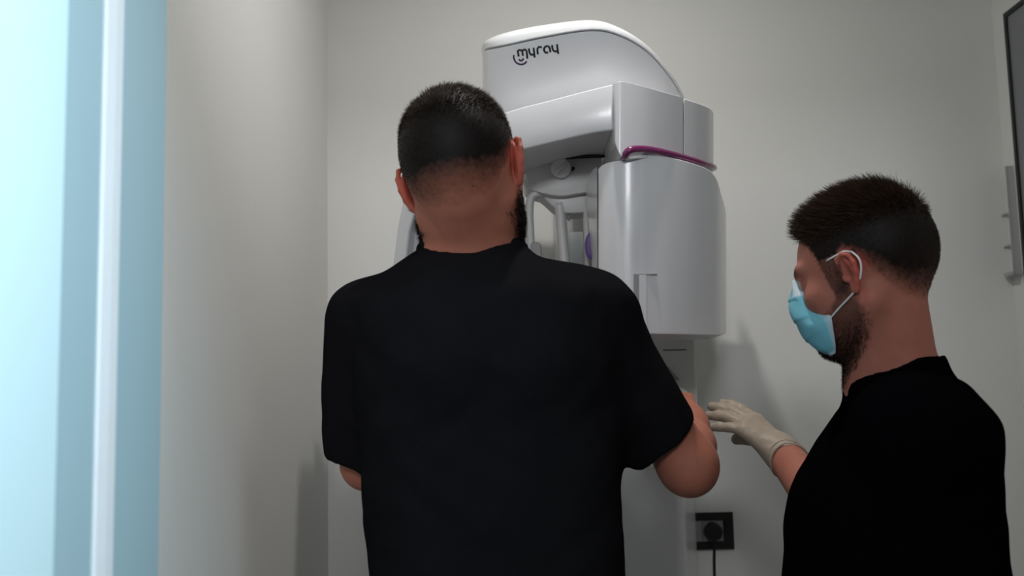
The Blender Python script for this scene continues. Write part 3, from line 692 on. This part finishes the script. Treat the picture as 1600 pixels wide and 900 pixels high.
# T-shirt
def cloth_post(seed, amp=.0028):
    def post(D, x, y, z):
        return D + amp * snoise(x, y, z, 26, seed) + amp * .5 * snoise(x, y, z, 61, seed + 1)
    return post
G = Field(); G.rows(rows1, .03)
dR = (hemR - shR).normalized(); hR = hemR; hL = PX(548, 712, 1.5)
G.cap(shR, hemR + (hemR - shR) * .25, .066, .054, .045, cut=(hR, (dR + Vector((.15, .1, .1))).normalized()))
G.cap(shL, hemL + (hemL - shL) * .3, .054, .048, .035, cut=(hL, Vector((.05, .3, -1)).normalized()))
G.ell(PX(905, 482, 1.42), (.055, .065, .05), .04); G.ell(PX(588, 498, 1.43), (.04, .055, .045), .04)
G.cap(PX(690, 470, 1.33), PX(690, 560, 1.32), .02, .03, .08); G.cap(PX(850, 470, 1.33), PX(850, 560, 1.32), .02, .03, .08)
G.plane((0, 0, rows1[0][0] + .02), (0, 0, -1), .002)
for (a, b, ra, rb, q) in ((shR + (hemR - shR) * .8, elR, .048, .046, .004), (neck_bot - Vector((0, 0, .005)), neck_top, .0605, .056, .004)): G.cap(a, b, ra, rb, q, 's')
fold = cloth_post(2)
V, Q = build(G, [(np.array((-.36, 1.22, .98)), np.array((.36, 1.68, 1.62)), .0042)], post=fold, it=2)
np_mesh('t_shirt', V, Q, 'shirt', p1)
# ribbed neckband
ring = []; Rk = [(657, 386, 1.40), (680, 381, 1.378), (720, 377.5, 1.367), (760, 376, 1.367), (795, 378, 1.378), (817, 386, 1.40), (822, 396, 1.43)]
for p in Rk: ring.append(PX(*p))
fr = [PX(812, 415, 1.475), PX(780, 432, 1.50), PX(738, 438, 1.508), (PX(695, 430, 1.50)), PX(665, 410, 1.475), PX(654, 394, 1.43)]
tube('neckband', ring + fr + [ring[0]], .0085, 'shirt', p1, 12, .42, 5)
legs_and_shoes(p1, (p1.location.x, 1.44), 0, .93)

# ================================================================== person 2: right, in profile, masked
K2 = dict(deep=.93, tall=1.04, low=.70, ear=(.82, .014))
H2 = Matrix.Translation(PX(1357, 428, 1.40)) @ Matrix.Rotation(R(56), 4, 'Z') @ Matrix.Rotation(R(0), 4, 'Y') @ Matrix.Rotation(R(-15), 4, 'X')
DL = (.055, -.055)
rows2 = [rowpx(1080, 1212, 1590, .17, 1.42, 2.3, *DL), rowpx(980, 1214, 1592, .17, 1.42, 2.3, *DL), rowpx(900, 1219, 1583, .175, 1.42, 2.3, *DL), rowpx(815, 1226, 1565, .18, 1.42, 2.3, *DL), rowpx(760, 1240, 1556, .19, 1.42, 2.3, *DL), rowpx(710, 1268, 1550, .195, 1.42, 2.3, *DL),
         rowpx(680, 1285, 1544, .19, 1.42, 2.3, *DL), rowpx(650, 1303, 1530, .18, 1.42, 2.2, *DL), rowpx(620, 1322, 1508, .14, 1.42, 2.1, *DL), rowpx(600, 1333, 1500, .11, 1.42, 2.0, *DL), rowpx(584, 1348, 1484, .085, 1.42, 2, *DL), rowpx(570, 1362, 1472, .07, 1.42, 2, *DL)]
p2 = empty('person', (PX(1400, 700, 1.42).x, 1.42, 0), 'man in black scrubs with blue face mask and latex glove, in profile', 'person')
nt2 = H2 @ Vector((0, -.006, -.055)); nb2 = PX(1398, 612, 1.42)
wr2 = PX(1223, 709, 1.70); el2 = PX(1335, 852, 1.44); sh2 = PX(1430, 680, 1.29)
W2 = frame(wr2, PX(1168, 661, 1.735) - wr2, (.38, -.70, .60))
F = Field()
F.cap(nt2, nb2, .048, .058, .03); F.cap(H2 @ Vector((0, -.026, -.035)), PX(1404, 592, 1.42), .034, .046, .03); F.cap(H2 @ Vector((0, .015, -.08)), PX(1372, 612, 1.42), .03, .038, .04)
F.rows(rows2, .04, inset=.016)
F.cap(sh2, el2, .05, .042, .03); F.cap(el2, wr2, .044, .028, .02)
shN, elN, wrN = PX(1410, 690, 1.58), PX(1400, 900, 1.60), PX(1330, 960, 1.70)
F.cap(shN, elN, .046, .04, .03); F.cap(elN, wrN, .038, .028, .02)
WN = frame(wrN, (-.9, .5, 0), (0, 0, 1)); 
GL = dict(curl=(.30, .22, .14), spread=.03, thumb=(.26, .58), fan=(-.02, .0, .0, -.16), lean=(-.12, -.04, .04, .12), sc=.86)
hand_prims(F, W2, 1, **GL)
hand_prims(F, WN, 1, (.3, .4, .3), .05, (.5, .2))
head_prims(F, H2, **K2)
hc = np.array(H2.translation)
fine = [(hc - (.15, .15, .20), hc + (.15, .15, .17), .0022), (*bb([wr2 + (el2 - wr2) * .6, wr2], .055), .003)]
V, Q = build(F, fine, (np.array((.15, 1.05, .85)), np.array((.80, 2.0, 1.75)), .007))
c, hm, bm_, L = colour_body(V, H2, SKIN2, HAIRC, fade=.05, stub=1, shift=.010, beard=.8, **K2)
np_mesh('body', V, Q, 'skin', p2, c)
def hair2(Lp, N):
    top = np.clip((Lp[:, 2] - .05) / .045, 0, 1); fr = np.clip((Lp[:, 1] - .0) / .07, 0, 1)
    comb = np.stack([0 * top, .35 + .55 * top, -.45 * (1 - top) + .55 * fr * top], 1)
    return .004 + .021 * top + .003 * fr * top, comb, .6 + .6 * top * (.6 + fr)
hair_on(V, Q, hm ** 1.5, H2, 30000, hair2, 'hair', p2, HAIRC * 2.4, .0005)
def beard2(Lp, N):
    return .002 + .004 * np.clip((-.04 - Lp[:, 2]) / .05, 0, 1), np.tile(np.array([[0, .3, -.8]]), (len(Lp), 1)), np.ones(len(Lp)) * .8
hair_on(V, Q, bm_, H2, 11000, beard2, 'beard', p2, HAIRC, .0004)
# scrubs top
G = Field(); G.rows(rows2, .03)
G.cap(PX(1456, 592, 1.42), PX(1497, 652, 1.42), .026, .037, .03); G.cap(shN, elN, .060, .055, .05); G.ell(PX(1430, 670, 1.30), (.075, .07, .07), .04)
G.cap(sh2, el2, .066, .060, .05); G.cap(el2, el2 + (wr2 - el2) * .25, .058, .052, .03)
A_, B_, C_ = PX(1335, 604, 1.44), PX(1470, 564, 1.42), PX(1405, 571, 1.36); nn_ = (B_ - A_).cross(C_ - A_).normalized(); nn_ = nn_ if nn_.z > 0 else -nn_
G.cap(nb2 + (nb2 - nt2) * .4, nt2, .076, .0585, .02); G.plane(A_, nn_, .003)
G.plane((0, 0, rows2[0][0] + .02), (0, 0, -1), .002)
G.cap(nb2 - Vector((0, 0, .0)), nt2, .0575, .0515, .004, 's')
V, Q = build(G, [(np.array((.12, 1.08, .95)), np.array((.82, 1.78, 1.52)), .0045)], post=cloth_post(5, .0032), it=2)
np_mesh('scrub_top', V, Q, 'scrub', p2)
# glove
G = Field(); hand_prims(G, W2, 1, grow=.0024, **GL); dv = (el2 - wr2).normalized()
G.cap(wr2 - dv * .005, wr2 + dv * .07, .0285, .034, .015); cut = wr2 + dv * .028
G.plane(cut, dv, .001); G.cap(cut - dv * .012, cut + dv * .05, .0265, .036, .001, 's')
lo, hi = bb([wr2, W2 @ Vector((0, .1, 0)), W2 @ Vector((0, .2, -.06)), cut], .06)
V, Q = build(G, [(lo, hi, .0021)], post=lambda D, x, y, z: D + .0007 * snoise(x, y, z, 170, 2))
gl = np_mesh('glove', V, Q, 'glove', p2)
# rolled cuff
cc = []; ex = dv.orthogonal().normalized(); ey = dv.cross(ex)
for k in range(17):
    a = 2 * math.pi * k / 16; rr = .0315 + .0012 * math.sin(3 * a); cc.append(cut - dv * (.002 + .003 * math.sin(2 * a)) + ex * math.cos(a) * rr + ey * math.sin(a) * rr)
tube('cuff', cc, .0023, 'glove', gl, 8, 1, 3)
cc = [p - dv * .012 for p in cc]; tube('cuff', cc, .0016, 'glove', gl, 8, 1, 3)
# face mask: a pleated sheet from cheek to cheek
prof = [(.026, .112), (.014, .117), (.0, .124), (-.014, .129), (-.030, .129), (-.048, .125), (-.066, .119), (-.084, .112), (-.100, .101), (-.110, .088)]   # centre line (z, y)
edge = [(.020, .096, .024), (.008, .093, .030), (-.006, .087, .038), (-.020, .080, .044), (-.034, .074, .050), (-.045, .066, .055), (-.054, .058, .062), (-.074, .061, .058), (-.093, .068, .050), (-.108, .076, .040)]  # (z, y, x)
NU, NR = 25, 64
pc = np.array(catmull([(*p,) for p in prof], 7)); pe = np.array(catmull([(*p,) for p in edge], 7)); NR = len(pc)
Vm = []; Cm = []
pc[:, 1] -= .009; pe[:, 1] -= .006
for q in (pc, pe): q[:, 0] = np.where(q[:, 0] > -.03, q[:, 0], -.03 + (q[:, 0] + .03) * .86)
blue = np.array((.20, .52, .62)); white = np.array((.62, .70, .74))
for i in range(NR):
    v_ = i / (NR - 1)
    for j in range(NU):
        u = -1 + 2 * j / (NU - 1); a = abs(u); sn = math.sin(a * math.pi / 2); cs = math.cos(a * math.pi / 2)
        x = math.copysign(pe[i][2] * sn ** .85, u); y = pe[i][1] + (pc[i][1] - pe[i][1]) * cs ** .8; z = pe[i][0] + (pc[i][0] - pe[i][0]) * cs
        pl = .0022 * (((v_ * 4.2 + .1 * u) % 1) - .5) * cs ** .3 if .2 < v_ < .92 else 0
        y += pl + .0015 * math.sin(9 * u + 14 * v_)
        Vm.append(H2 @ Vector((x, y, z)))
        wv = 1 if (v_ < .05 or v_ > .965 or a > .93) else 0
        Cm.append(white if wv or (a > .55 and v_ < .22) else blue)
Fm = [(i * NU + j, i * NU + j + 1, (i + 1) * NU + j + 1, (i + 1) * NU + j) for i in range(NR - 1) for j in range(NU - 1)]
mk = np_mesh('face_mask', np.array([tuple(v) for v in Vm]), np.array(Fm), 'mask', p2, np.array(Cm))
so = mk.modifiers.new('solid', 'SOLIDIFY'); so.thickness = .0012; so.offset = 0
for s in (-1, 1):
    t0 = [(s * .026, .092, .018), (s * .050, .068, .022), (s * .070, .035, .024), (s * .0790, .014, .025), (s * .0820, .004, .026), (s * .0800, -.006, .022)]
    t1 = [(s * .060, .056, -.052), (s * .070, .034, -.042), (s * .079, .008, -.030), (s * .0840, -.006, -.016), (s * .0870, -.013, -.002), (s * .0860, -.013, .010), (s * .0800, -.006, .022)]
    for tt in (t0, t1): tube('ear_loop', [H2 @ Vector(q) for q in tt], .0013, 'loop', mk, 8, 1, 4)
legs_and_shoes(p2, (p2.location.x, 1.42), R(61), .95)
